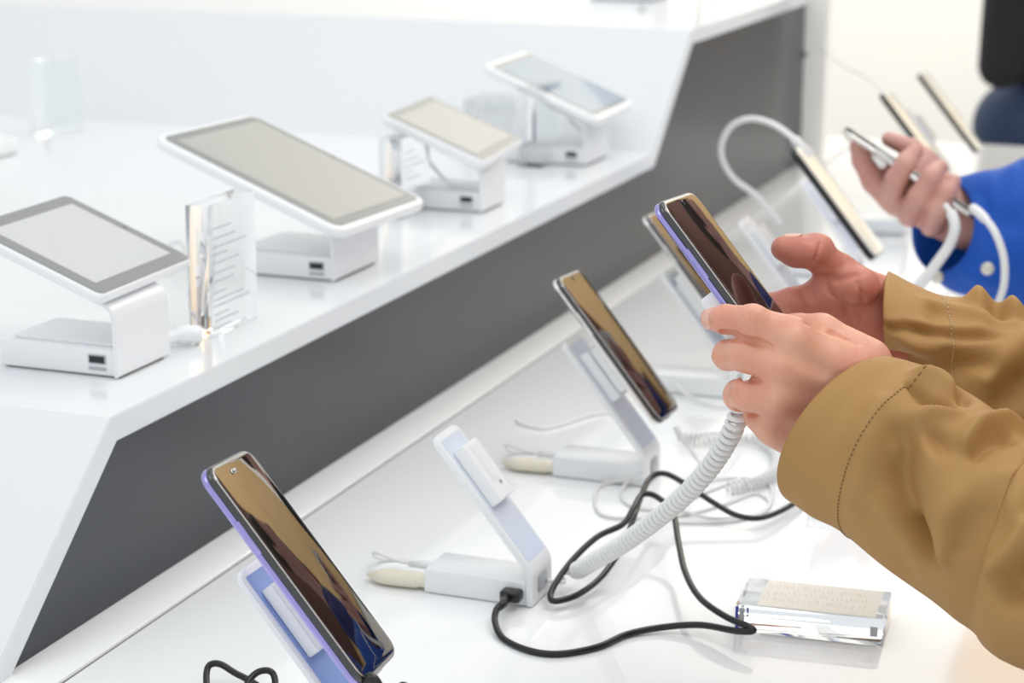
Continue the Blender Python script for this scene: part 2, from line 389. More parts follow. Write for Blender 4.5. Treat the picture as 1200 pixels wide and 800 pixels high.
def make_stand(label):
    o = thing('phone_stand', label, 'phone stand', group='white security stands along the phone counter')
    link('base', bm_me(box_bm(-.084, -.0052, -.0195, .0195, .0008, .0185, .0012)), M['plastic'], o, smangle=40)
    link('foot_pad', bm_me(box_bm(-.080, -.004, -.017, .017, 0, .0012, 0)), M['port'], o, smooth=False)
    p, w = round_end(bend([(-.0025, .0008), (-.0025, .027), (-.0025+ADIR.x*.117, .027+ADIR.y*.117)]), .0205)
    link('arm', strip(p, w, .005), M['plastic'], o, smangle=50)
    b0 = Vector((-.0025, .027)); n2 = Vector((ADIR.y, -ADIR.x))*-1; n2 = Vector((.776, .631))
    def ap(s, off): q = b0+ADIR*s+n2*off; return (q.x, q.y)
    link('front_face_tint', strip([ap(.006, .0026), ap(.06, .0026), ap(.112, .0026)], [.0170]*3, .0008), M['inlay'], o, smangle=50)
    pk = link('locking_puck', strip([ap(.052, .0075), ap(.075, .0075), ap(.100, .0075)], [.0135]*3, .0095), M['plastic'], o, smangle=50)
    link('puck_groove', strip([ap(.068, .0123), ap(.098, .0123)], [.0045]*2, .0012), M['plastic2'], pk, smangle=50)
    c = ap(.064, .0124); c2 = ap(.064, .0130)
    link('lock_pin', tube([(c[0], .003, c[1]), (c2[0], .003, c2[1])], .0016, 12), M['port'], pk)
    link('front_port', slab(.018, .014, .003, [(0, 0), (.0006, .0004)], 5), M['port'], o)
    fp = children(o)[-1] if False else [c for c in bpy.data.objects if c.parent == o and c.name.startswith('front_port')][0]
    fp.matrix_local = Matrix(((0, 0, 1, .0002), (1, 0, 0, 0), (0, 1, 0, .0145), (0, 0, 0, 1)))
    return o
stand = make_stand('empty white phone stand with black plug in its side')
for o_ in children(stand): pass
SX = -.4765
spots = [(SX, 1.0105, 'phone stand with painted blue reflection behind the nearest violet phone', 1),
         (SX, 1.3015, 'empty white phone stand with a black plug in its side', 0),
         (SX-.006, 1.592, 'white phone stand holding the second phone, beige plug at its rear', 0),
         (SX-.008, 1.883, 'blurred white phone stand under the phone behind the held one', 0),
         (SX-.008, 2.175, 'white phone stand under the phone with the looping white cable', 0),
         (SX-.008, 2.46, 'white phone stand half hidden behind the hand of the person in blue', 0),
         (SX-.008, 2.77, 'white phone stand behind the phone next to the farthest one', 0),
         (SX-.008, 3.14, 'farthest white phone stand, near the end of the counter', 0)]
M['inlay_reflect'] = mat('blue_reflection_inlay', (.30, .42, .72), .12)  # violet phone's reflection painted as a stronger blue
stands = []
for i, (x, y, lab, blue) in enumerate(spots):
    o = stand if i == 0 else dup(stand)
    o.location = (x, y, 0); o['label'] = lab; stands.append(o)
for c in children(stands[0]):
    if c.name.startswith('front_face_tint'):
        c.data = c.data.copy(); c.data.materials[0] = M['inlay_reflect']; c['label'] = 'front face with painted blue reflection'

def holder(i, name='phone_mount'):
    pass
# black clamp at the bottom of the near phone
cl = thing('phone_clamp', 'small black clamp gripping the bottom corner of the nearest phone', 'clamp')
q = aY(431, 800, .945)
link('clamp_jaw', tube(spline([q+Vector((-.004, .0, -.022)), q+Vector((-.001, 0, -.004)), q+Vector((.0015, 0, .003)), q+Vector((.006, 0, -.002)), q+Vector((.010, .0, -.02))], 8), .0034, 12), M['black'], cl)
q2 = aY(472, 800, .985)
link('clamp_jaw', tube(spline([q2+Vector((-.006, .0, -.014)), q2+Vector((0, 0, -.002)), q2+Vector((.006, 0, -.010))], 8), .0028, 12), M['black'], cl)
link('clamp_bridge', tube([q+Vector((.008, 0, -.017)), q2+Vector((.004, 0, -.010))], .0035, 14), M['black'], cl)

# ================================================================== TABLETS AND STANDS
def tab_stand(label, Y, wy, yaw, flip=False, X=-.8, tilt=21, ph=.0535):
    o = thing('tablet_stand', label, 'tablet stand', (X, Y, .1405), yaw, 'white tablet stands on the raised shelf')
    h = wy/2
    def shift(me):
        for v in me.vertices: v.co.y += h
        return me
    link('base', shift(bm_me(box_bm(-.104, -.0035, -h+.004, h-.004, .0012, .0215, .0015))), M['plastic'], o, smangle=40)
    link('foot_pad', shift(bm_me(box_bm(-.100, .0005, -h+.006, h-.012, 0, .0014, 0))), M['seam'], o, smooth=False)
    link('lower_lid', shift(bm_me(box_bm(-.096, -.008, -h+.012, h-.008, .0215, .0240, .001))), M['plastic2'], o, smangle=40)
    t = R(tilt)
    p = bend([(-.0012, .001), (-.0012, ph), (-.0012-.062*math.cos(t), ph+.062*math.sin(t))], .010)
    link('upright_plate', shift(strip(p, [h-.001]*len(p), .0032)), M['plastic'], o, smangle=50)
    pt = link('usb_port', shift(bm_me(box_bm(-.0255, -.0105, -h+.0030, -h+.006, .0100, .0172, .0003, 2))), M['port'], o, smangle=40)
    link('port_slot', shift(bm_me(box_bm(-.0245, -.0115, -h+.0026, -h+.005, .0110, .0162, .0002, 1))), M['black'], pt, smangle=40)
    link('side_mark', shift(bm_me(box_bm(-.0255, -.0105, -h+.0034, -h+.005, .0050, .0076, .0002, 1))), M['port'], o, smangle=40)
    return o
def tablet(label, X, Y, z, yaw, tilt, w, L, cr, scr, bez, th=.009, frame='plastic', ind=None):
    o = thing('tablet', label, 'tablet', group='white tablets on the raised shelf')
    yw, tl = R(yaw), R(tilt)
    Wv = Vector((math.sin(yw), math.cos(yw), 0)); Hh = Vector((-math.cos(yw), math.sin(yw), 0)); Lv = Hh*math.cos(tl)+Vector((0, 0, math.sin(tl)))
    N = Wv.cross(Lv); N = N if N.z > 0 else -N
    c = Vector((X, Y, z))+Wv*w/2+Lv*L/2
    Xa, Ya = Wv, Lv
    if Xa.cross(Ya).z < 0: Xa = -Wv
    Z_ = Xa.cross(Ya)
    o.matrix_world = Matrix(((Xa.x, Ya.x, Z_.x, c.x), (Xa.y, Ya.y, Z_.y, c.y), (Xa.z, Ya.z, Z_.z, c.z), (0, 0, 0, 1)))
    link('housing', slab(w, L, cr, round_edge(-th, 0, .0035, 5), 10), M[frame], o)
    b0 = ind if ind else .0045
    link('bezel', slab(w-2*b0, L-2*b0, max(cr-b0, .003), [(-.001, 0), (.0006, .0002)], 8), M['bezel'], o, smangle=40)
    link('screen', slab(w-2*bez, L-2*bez*1.05, .0012, [(-.001, 0), (.0009, .0001)], 3), M[scr], o, smangle=40)
    link('front_camera', slab(.0024, .0024, .0012, [(.0004, 0), (.0009, 0)], 8, off=(w/2-(b0+bez)/2, 0)), M['lens'], o)
    return o
tab_stand('nearest tablet stand, at the left edge, under the square tablet', 1.266, .080, R(0), X=-.801, ph=.053)
tab_stand('white tablet stand under the widest tablet', 1.626, .100, R(0), X=-.797, ph=.046, tilt=20)
tab_stand('white tablet stand under the small tablet with the curved strap', 1.989, .071, R(0), X=-.799, ph=.049)
tab_stand('farthest white tablet stand, nearest the rising end of the shelf', 2.320, .094, R(0), X=-.797, ph=.053)
tablet('nearest tablet, thin silver edge, cut by the left picture edge', -.8005, 1.252, .2075, -1.8, 21.5, .143, .123, .008, 'tscreen3', .014, ind=.0022)
tablet('largest tablet, white frame with wide grey screen', -.772, 1.592, .1955, 4.1, 20.3, .170, .208, .016, 'tscreen', .0165, ind=.0065, th=.010)
tablet('small white tablet third along the shelf', -.785, 1.966, .2000, -6.1, 22.5, .164, .121, .008, 'tscreen', .013, th=.011, ind=.003)
tablet('farthest tablet, pale blue screen with clear block before it', -.771, 2.300, .2010, -3.1, 22.5, .174, .160, .016, 'tscreen2', .015, ind=.009, th=.010)
# plug with short cable right of the nearest tablet stand
for (pts, lab) in (([aZ(190, 398, .15), aZ(212, 392, .15), aZ(234, 392, .148)], 'white rounded cable plug lying between nearest tablet stand and clear block'),):
    o = thing('cable_plug', lab, 'plug')
    link('plug_body', tube(spline(pts, 6), [.0055]*5+[.0075]*8, 16), M['plastic'], o)
    link('cable', tube(spline([pts[-1]+Vector((-.004, .0, 0)), aZ(228, 350, .142+.02), aZ(216, 292, .16), aZ(205, 284, .16), aZ(196, 290, .15)], 8), .0016, 10), M['cable_white'], o)
# curved straps below third and fourth tablet
for (pp, Y, lab) in (([(490, 165), (500, 185), (517, 206), (530, 216), (552, 219), (570, 221)], 2.005, 'curved white strap hanging under the small tablet'),
                ([(662, 128), (668, 140), (680, 152), (698, 156)], 2.345, 'curved white strap hanging under the farthest tablet')):
    pts = spline([aY(x, y, Y) for x, y in pp], 8)
    me = tube(pts, .0045, 10, flat=.3); tag(link('ribbon_strap', me, M['plastic2'], None), lab, 'strap')

# ================================================================== ACRYLIC BLOCKS
def acrylic(label, X0, X1, Y0, Y1, z0, ht, rows, rz=0, bev=.0012):
    cx, cy = (X0+X1)/2, (Y0+Y1)/2; hx, hy = (X1-X0)/2, (Y1-Y0)/2
    o = thing('acrylic_block', label, 'price block', (cx, cy, z0), rz, 'clear acrylic price blocks')
    link('block', bm_me(box_bm(-hx, hx, -hy, hy, .0004, ht, bev, 2)), M['acrylic'], o, smangle=40)
    if rows:
        bm = bmesh.new(); z = ht*.82
        for n, (l, g) in enumerate(rows):
            box_bm(hx+.0001, hx+.0004, -hy*.86, -hy*.86+2*hy*l, z-.0010, z, 0, 1, bm); z -= g
        link('printed_lines', bm_me(bm), M['print'], o, smooth=False)
    return o
rows = [(.40, .008), (.50, .007), (.72, .006), (.3, .007), (.55, .008), (.45, .007), (.42, .009), (.25, .006), (.62, .005), (.75, .007), (.3, .005), (.5, .006), (.35, .006)]
acrylic('upright clear block with printed lines right of the nearest tablet', -.817, -.797, 1.403, 1.483, .1405, .108, rows)
acrylic('upright clear block between widest and small tablets', -.888, -.862, 1.925, 2.00, .1405, .085, rows[:5])
acrylic('upright clear block in front of the farthest tablet', -.872, -.842, 2.29, 2.36, .1405, .097, None)
acrylic('hazy clear block standing behind the small tablet', -1.00, -.955, 2.43, 2.50, .1405, .06, None)
acrylic('faint clear block far back at the left, behind the tablets', -1.57, -1.53, 2.30, 2.37, .1405, .10, None)
ts = tab_stand('white tablet stand on the upper level at the top picture edge', 3.02, .09, R(0), X=-.93); ts.location.z = .2803
acrylic('clear block on the upper level at the top picture edge, beside the grey panel', -.885, -.86, 3.08, 3.15, .2803, .09, None)
ts = tab_stand('faint white tablet stand at the far left, behind the near tablets', 2.17, .08, R(180), X=-1.60); 
tablet('faint white tablet seen from behind at the far left', -1.73, 2.06, .222, 0, -21, .16, .125, .012, 'tscreen', .014)
# flat block on the counter
fb = thing('acrylic_sign_block', 'flat clear block with a cream card lying right on the counter', 'sign block', (-.2825, 1.322, 0), R(4.5))
link('block', bm_me(box_bm(-.0505, .0505, -.027, .027, .0005, .0205, .0010, 2)), M['acrylic'], fb, smangle=40)
link('card', bm_me(box_bm(-.036, .045, -.0255, .0250, .0206, .0208, 0)), M['card'], fb, smooth=False)
bm = bmesh.new(); rnd = random.Random(5)
for r_ in range(3):
    x = -.034
    while x < .036:
        l = rnd.uniform(.0015, .004); yy = -.014+r_*.012+rnd.uniform(-.002, .002)
        m_ = box_bm(x, x+.0005, yy, yy+rnd.uniform(.004, .008), .02082, .0210, 0, 1, bm); x += l
link('etched_lettering', bm_me(bm), M['print2'], fb, smooth=False)
for (x, z, m_) in ((-.047, .004, 'blueink'), (.040, .006, 'print')):
    pass
M['blueink'] = mat('blue_ink', (.03, .06, .38), .4)
bm = bmesh.new(); box_bm(-.0504, -.0482, -.0274, -.0271, .002, .019, 0, 1, bm); box_bm(-.0425, -.0412, -.0274, -.0271, .012, .019, 0, 1, bm)
link('blue_edge_mark', bm_me(bm), M['blueink'], fb, smooth=False)
link('grey_corner_tab', bm_me(box_bm(-.0475, -.0440, -.0273, -.0271, .003, .018)), M['port'], fb, smooth=False)
link('grey_corner_tab', bm_me(box_bm(.0420, .0470, -.0273, -.0271, .0075, .0145)), M['port'], fb, smooth=False)
# second block behind the sleeve
sb = thing('acrylic_sign_block', 'clear block with blue edge, mostly hidden behind the tan sleeve', 'sign block', (-.296, 1.60, 0), R(4.5))
link('block', bm_me(box_bm(-.0505, .0505, -.027, .027, .0005, .0205, .0010, 2)), M['acrylic'], sb, smangle=40)
bm = bmesh.new(); box_bm(-.0502, -.0478, -.0274, -.0271, .001, .019, 0, 1, bm); box_bm(-.0425, -.0400, -.0274, -.0271, .002, .012, 0, 1, bm)
link('blue_edge_mark', bm_me(bm), M['blueink'], sb, smooth=False)

# ================================================================== CABLES
def cable(name, label, pts, r, m, cat='cable', n=12, seg=10, group=None):
    return tag(link(name, tube(spline(pts, seg), r, n), M[m], None), label, cat, group)
# black usb cable: (px, py, height above the counter)
bk = [(594, 703, .0095), (583, 712, .010), (580, 728, .006), (590, 748, .0022), (620, 762, .0022), (655, 766, .0022), (700, 758, .0022), (735, 743, .0025), (775, 735, .004), (820, 732, .008), (862, 739, .013),
      (882, 739, .016), (876, 733, .018), (850, 722, .019), (820, 700, .021), (803, 670, .024), (795, 635, .028), (788, 600, .033), (768, 581, .036), (752, 580, .036), (742, 596, .033), (730, 614, .028),
      (700, 629, .024), (672, 655, .018), (652, 682, .012), (645, 699, .008), (653, 704, .007), (680, 695, .008), (708, 672, .011), (733, 632, .018), (750, 585, .026), (762, 560, .030), (780, 555, .032), (805, 568, .026),
      (835, 588, .018), (862, 603, .012), (888, 607, .010), (912, 600, .008), (938, 585, .006), (975, 560, .003), (1010, 548, .0022)]
usb = thing('usb_cable', 'black cable plugged into the empty stand, looping across the counter', 'cable')
link('cable', tube(spline([aZ(x, y, z) for x, y, z in bk], 12), .00235, 14), M['cable_black'], usb)
pc = stands[1].location
pb = thing_loc = Vector((pc.x-.012, pc.y-.0195, .010))
u = link('micro_usb_plug', bm_me(box_bm(pb.x-.0095, pb.x+.0055, pb.y-.011, pb.y+.0002, pb.z-.0042, pb.z+.0042, .0022, 4)), M['black'], usb, smangle=60)
link('strain_relief', tube([(pb.x-.0045, pb.y-.009, pb.z), aZ(590, 707, .0098), aZ(584, 712, .0098)], [.0036, .0032, .0026], 14), M['black'], usb)
cable('usb_cable', 'black cable loop at the bottom edge left of the nearest phone', [aZ(x, y, z) for x, y, z in ((243, 815, .004), (242, 790, .010), (246, 779, .014), (258, 778, .014), (275, 788, .010), (292, 797, .006), (315, 812, .003), (335, 830, .0022))], .0022, 'cable_black')
cable('usb_cable', 'short black cable bow crossing the loop at the bottom edge', [aZ(x, y, z) for x, y, z in ((285, 815, .0062), (292, 797, .011), (303, 787, .014), (316, 786, .014), (322, 795, .010), (322, 815, .004))], .0022, 'cable_black')
# coiled cord from the hand to the empty stand
cc = thing('coiled_cord', 'white coiled cord hanging from the held phone down to the counter', 'cord')
cp = [(872, 452, 1.178), (866, 482, 1.180), (858, 505, 1.185), (843, 532, 1.197), (822, 560, 1.212), (795, 587, 1.232), (762, 614, 1.255), (730, 637, 1.280), (700, 655, 1.305), (672, 671, 1.33)]
cpath = spline([aY(*p) for p in cp], 10)
link('coil', tube(helix(cpath, .0051, 50), .0018, 8), M['cable_white'], cc)
e = cpath[-1]; link('cord_end', tube(spline([e, e+Vector((-.012, .004, -.004)), Vector((SX+.012, 1.315, .010)), Vector((SX+.001, 1.31, .011))], 8), .0016, 10), M['cable_white'], cc)
# puck on the back of the held phone
pk = thing('security_puck', 'white puck stuck to the back of the held violet phone', 'security puck')
pk.matrix_world = ph.matrix_world.copy()
link('puck_body', slab(.032, .050, .004, round_edge(-.0195, -.0083, .0015, 3), 5, off=(-.013, -.014)), M['plastic'], pk)
# pucks of the phones on their stands: rear mount joining phone and stand arm
for pobj, lab in ((p2, 'white puck joining the second phone to its stand'), (p3, 'white puck joining the half hidden phone to its stand')):
    o = thing('security_puck', lab, 'security puck'); o.matrix_world = pobj.matrix_world.copy()
    link('puck_body', slab(.026, .044, .004, round_edge(-.0215, -.0083, .0015, 3), 5, off=(0, -.012)), M['plastic'], o)
cable('white_cable', 'thin white cable from the bottom of the second phone to the counter', [aY(792, 500, 1.60), aY(800, 514, 1.60), aY(818, 540, 1.61), aY(840, 562, 1.62), aY(855, 572, 1.63)], [.0028]*12+[.0014]*29, 'cable_white')
# plugs at the rear of the stands
def rear_plug(st, label):
    x, y, _ = st.location; x -= .084
    o = thing('cable_plug', label, 'plug', (x, y, 0), R(4), 'beige plugs behind the phone stands')
    me = tube(spline([(0, -.006, .0056), (-.012, -.006, .0058), (-.03, -.006, .0058), (-.042, -.005, .005), (-.050, -.004, .0045)], 5), [.0045]*4+[.0055]*8+[.0052, .005, .0046, .004, .0034, .0028, .0022, .0016, .0012], 14, flat=1.0)
    for v in me.vertices: v.co.y *= 1.7
    link('plug_body', me, M['beige'], o)
    link('plug_sleeve', tube([(0, .006, .012), (-.004, .006, .012), (-.022, .006, .011)], [.0030, .0036, .0022], 12), M['plastic'], o)
    link('cable', tube(spline([(-.018, .006, .0112), (-.034, .008, .0125), (-.046, .012, .014), (-.054, .018, .012), (-.056, .026, .006), (-.050, .034, .0018), (-.035, .038, .0016)], 8), .0015, 10), M['cable_white'], o)
    return o
rear_plug(stands[1], 'beige plug and white cable at the rear of the empty stand')
rear_plug(stands[2], 'beige plug and white cable at the rear of the second phone stand')
rear_plug(stands[3], 'beige plug at the rear of the blurred stand behind the held phone')
# thin white cables lying about
def flat(pts, z=.0016): return [aZ(x, y, z+dz) for x, y, dz in [(p+(0,))[:3] for p in pts]]
cable('white_cable', 'thin white cable with small clip lying left of the second stand arm', flat([(605, 492), (612, 497), (635, 502), (660, 497), (690, 487), (715, 484), (745, 488)]), .0013, 'cable_white')
cable('white_cable', 'tangled thin white cable in front of the second stand', flat([(756, 560, .01), (735, 562, .004), (705, 568), (697, 585), (706, 603), (745, 607), (800, 603), (850, 590), (885, 578), (902, 590), (880, 604), (830, 606), (790, 592, .004), (800, 570, .004), (850, 560), (890, 562), (905, 575), (895, 600), (850, 611), (790, 612)]), .0014, 'cable_white')
cable('white_cable', 'small white cable loop hugging the foot of the second stand', flat([(770, 548, .006), (742, 560, .004), (728, 575), (735, 590), (765, 597), (800, 588), (830, 575), (870, 560)]), .0014, 'cable_white')
c2 = spline(flat([(793, 512, .006), (820, 514, .005), (855, 512, .005), (890, 515, .005), (910, 530, .005), (908, 552, .005), (885, 566, .005), (850, 572, .004)]), 8)
tag(link('coiled_cord', tube(helix(c2, .0046, 52, 10), .0013, 6), M['cable_white'], None), 'blurred white coiled cord curling on the counter behind the near hand', 'cord')
c3 = spline(flat([(800, 470, .006), (830, 462, .005), (850, 466, .005), (870, 455, .005), (900, 440, .005)]), 8)
cable('white_cable', 'blurred white cables under the half hidden phone', flat([(790, 450, .01), (810, 465, .004), (845, 476, .002), (880, 470), (860, 455), (820, 450), (800, 462)]), .0018, 'cable_white')
cable('white_cable', 'thick white cable arching up from the black edged phone', [aY(x, y, Y) for x, y, Y in ((948, 184, 2.17), (936, 169, 2.17), (926, 159, 2.18), (905, 145, 2.20), (880, 139, 2.22), (858, 147, 2.24), (846, 168, 2.26), (848, 190, 2.27), (862, 211, 2.28), (886, 229, 2.29), (915, 262, 2.30))], [.0055]*16+[.0034]*85, 'cable_white')
cable('white_cable', 'faint thin cable from the end wall to the phone beside the farthest', [aY(x, y, Y) for x, y, Y in ((962, 55, 3.3), (985, 75, 3.2), (1010, 88, 3.0), (1026, 98, 2.8), (1036, 110, 2.76))], .0012, 'cable_white')
box_o = None

# ================================================================== PEOPLE
def loft(stations, nu=90, nv=96, folds=(), axshift=0.0, thick=.0016, noise=.0, seed=1, endcap=False, fold_gain=1.0):
    """stations: (top point, bottom point, depth radius, depth shift along axis)"""
    Tn = spline([s[0] for s in stations], 12); Bn = spline([s[1] for s in stations], 12)
    f = np.linspace(0, len(stations)-1, len(Tn)); Dr = np.interp(f, range(len(stations)), [s[2] for s in stations]); Sh = np.interp(f, range(len(stations)), [s[3] for s in stations])
    # resample
    L = [0]
    for i in range(1, len(Tn)): L.append(L[-1]+((Tn[i]+Bn[i])/2-(Tn[i-1]+Bn[i-1])/2).length)
    U = np.linspace(0, L[-1], nu); TT = np.array([np.interp(U, L, [p[i] for p in Tn]) for i in range(3)]).T; BB = np.array([np.interp(U, L, [p[i] for p in Bn]) for i in range(3)]).T
    DD = np.interp(U, L, Dr); SS = np.interp(U, L, Sh); C_ = (TT+BB)/2; ax = np.gradient(C_, axis=0); ax /= np.linalg.norm(ax, axis=1)[:, None]
    hf = np.array(_fh); vs = []
    th = np.linspace(0, 2*np.pi, nv, endpoint=False)
    P = np.zeros((nu, nv, 3)); Nn = np.zeros((nu, nv, 3))
    for i in range(nu):
        t = (TT[i]-BB[i])/2; d = hf-ax[i]*(hf@ax[i]); d /= np.linalg.norm(d)
        c, s = np.cos(th)[:, None], np.sin(th)[:, None]          # th=0 top, th=90 near side
        P[i] = C_[i]+t*c-d*DD[i]*s-ax[i]*SS[i]*s
        nn = t/np.linalg.norm(t)*c-d*s; Nn[i] = nn/np.linalg.norm(nn, axis=1)[:, None]
    u = (U/L[-1])[:, None]*np.ones((1, nv)); v = np.ones((nu, 1))*(np.cos(th))[None]; near = (np.sin(th) > -.25)[None]*np.ones((nu, 1))
    disp = np.zeros((nu, nv)); cp_ = np.array(CP); rt, up_, fw = np.array(RT), np.array(UP), np.array(FW)
    D_ = P-cp_; w_ = D_@fw; px = 600+FPX*(D_@rt)/w_; py = 400-FPX*(D_@up_)/w_; nearm = (np.sin(th) > -.05)[None]*np.ones((nu, 1))
    for (pl, wd, amp) in folds:      # creases and ridges of the cloth, as lines lying on the sleeve
        pts = []
        for (a, b) in pl:
            k = np.argmin((px-a)**2+(py-b)**2+1e9*(nearm < .5)); pts.append(P.reshape(-1, 3)[k])
        dm = np.full((nu, nv), 9.0); n = len(pts)-1
        for q in range(n):
            a, b = pts[q], pts[q+1]; ab = b-a; L2 = ab@ab+1e-12; t = np.clip(((P-a)@ab)/L2, 0, 1)
            dd = np.linalg.norm(P-a-t[..., None]*ab, axis=2)/(.45+.55*np.sin(np.pi*np.clip((q+t)/n*.8+.1, 0, 1))); dm = np.minimum(dm, dd)
        disp += fold_gain*amp*np.exp(-(dm/(wd*.85))**2)
    if noise:
        rr = np.random.RandomState(seed)
        for _ in range(14):
            a, b, ph_ = rr.uniform(2, 16), rr.randint(1, 5), rr.uniform(0, 6.28); disp += noise*np.sin(a*u*2*np.pi*.5+b*th[None]+ph_)/(1+.25*a)*np.clip(u*8, 0, 1)
    for _ in range(2):
        d2 = (np.roll(disp, 1, 1)+np.roll(disp, -1, 1)+2*disp)/4; d3 = d2.copy(); d3[1:-1] = (d2[:-2]+d2[2:]+2*d2[1:-1])/4; disp = d3
    P += Nn*disp[..., None]
    vs = P.reshape(-1, 3).tolist(); fs = [(i*nv+j, (i+1)*nv+j, (i+1)*nv+(j+1) % nv, i*nv+(j+1) % nv) for i in range(nu-1) for j in range(nv)]
    if endcap: fs.append(tuple((nu-1)*nv+j for j in range(nv)))
    # inner wall for the first rings (turned-in cuff)
    n0 = len(vs); k = 8
    for i in range(k):
        for j in range(nv): vs.append((P[i, j]-Nn[i, j]*thick*(1 if i else .6)).tolist())
    for j in range(nv): fs.append((n0+j, j, (j+1) % nv, n0+(j+1) % nv))
    for i in range(k-1):
        for j in range(nv): fs.append((n0+i*nv+j, n0+i*nv+(j+1) % nv, n0+(i+1)*nv+(j+1) % nv, n0+(i+1)*nv+j))
    return me_from(vs, fs), P, Nn
def core(cx, cy, hs, rs, cloth_top, cloth_leg, skin, hairc, parent, z0=-.93, sleeves=(), jacket_label=None, body_extra=(), facing=-1, shoulders=.2, legdx=0.0):
    """person: body, jacket, trousers"""
    fx = facing
    hd = [('+', .02, ell((cx+fx*.05, cy, hs+.245), (.095, .075, .115))), ('+', .02, ell((cx+fx*.075, cy, hs+.19), (.06, .055, .07))),
          ('+', .012, ell((cx+fx*.152, cy, hs+.225), (.018, .014, .025))), ('+', .006, ell((cx+fx*.04, cy-.078, hs+.235), (.018, .01, .03))), ('+', .006, ell((cx+fx*.04, cy+.078, hs+.235), (.018, .01, .03))),
          ('+', .03, cone((cx, cy, hs-.03), (cx+fx*.03, cy, hs+.15), .062, .055)),
          ('-', .006, cone((cx+fx*.143, cy-.022, hs+.187), (cx+fx*.143, cy+.022, hs+.187), .004, .004)),
          ('-', .012, ell((cx+fx*.15, cy-.032, hs+.255), (.02, .016, .01))), ('-', .012, ell((cx+fx*.15, cy+.032, hs+.255), (.02, .016, .01)))]
    tr = [('+', .05, ell((cx, cy, hs-.22), (.11, .155, .26))), ('+', .05, ell((cx, cy, hs-.5), (.115, .15, .14)))]
    body = nets(union(hd+tr), (cx-.2, cy-.22, hs-.66), (cx+.2, cy+.22, hs+.39), .008)
    bo = link('body', join_me([body]+list(body_extra)), skin, parent)
    hair = nets(union([('+', .02, ell((cx-fx*-.04, cy, hs+.275), (.103, .085, .1))), ('-', .01, ell((cx+fx*.135, cy, hs+.20), (.075, .085, .11)))]), (cx-.2, cy-.12, hs+.1), (cx+.2, cy+.12, hs+.41), .007)
    link('hair', hair, hairc, parent)
    jk = nets(union([('+', .05, ell((cx, cy, hs-.2), (.145, .19, .27))), ('+', .05, ell((cx, cy, hs-.46), (.15, .185, .2))), ('+', .06, cone((cx, cy-shoulders, hs-.07), (cx, cy+shoulders, hs-.07), .072, .072)),
                     ('-', .012, cone((cx+fx*.015, cy, hs+.02), (cx+fx*.04, cy, hs+.2), .064, .08))]), (cx-.25, cy-.36, hs-.72), (cx+.25, cy+.36, hs+.14), .009)
    jo = link('jacket', join_me([jk]+list(sleeves)), cloth_top, parent)
    if jacket_label: jo['label'] = jacket_label
    cx += legdx
    lg = nets(union([('+', .04, ell((cx, cy, hs-.70), (.125, .165, .11))), ('+', .03, chain([(cx, cy-.09, hs-.70), (cx+.01, cy-.10, hs-1.0), (cx+.02, cy-.10, z0+.05)], [.095, .07, .055])),
                     ('+', .03, chain([(cx, cy+.09, hs-.70), (cx+.01, cy+.10, hs-1.0), (cx+.02, cy+.10, z0+.05)], [.095, .07, .055])),
                     ]), (cx-.2, cy-.26, z0+.012), (cx+.2, cy+.26, hs-.35), .011)
    link('trousers', lg, cloth_leg, parent)
    for s in (-1, 1):
        link('shoe', nets(union([('+', .02, ell((cx+fx*.05, cy+s*.10, z0+.035), (.14, .05, .045)))]), (cx-.25, cy+s*.1-.08, z0+.002), (cx+.25, cy+s*.1+.08, z0+.1), .01), M['trouser'], parent)
    return bo, jo

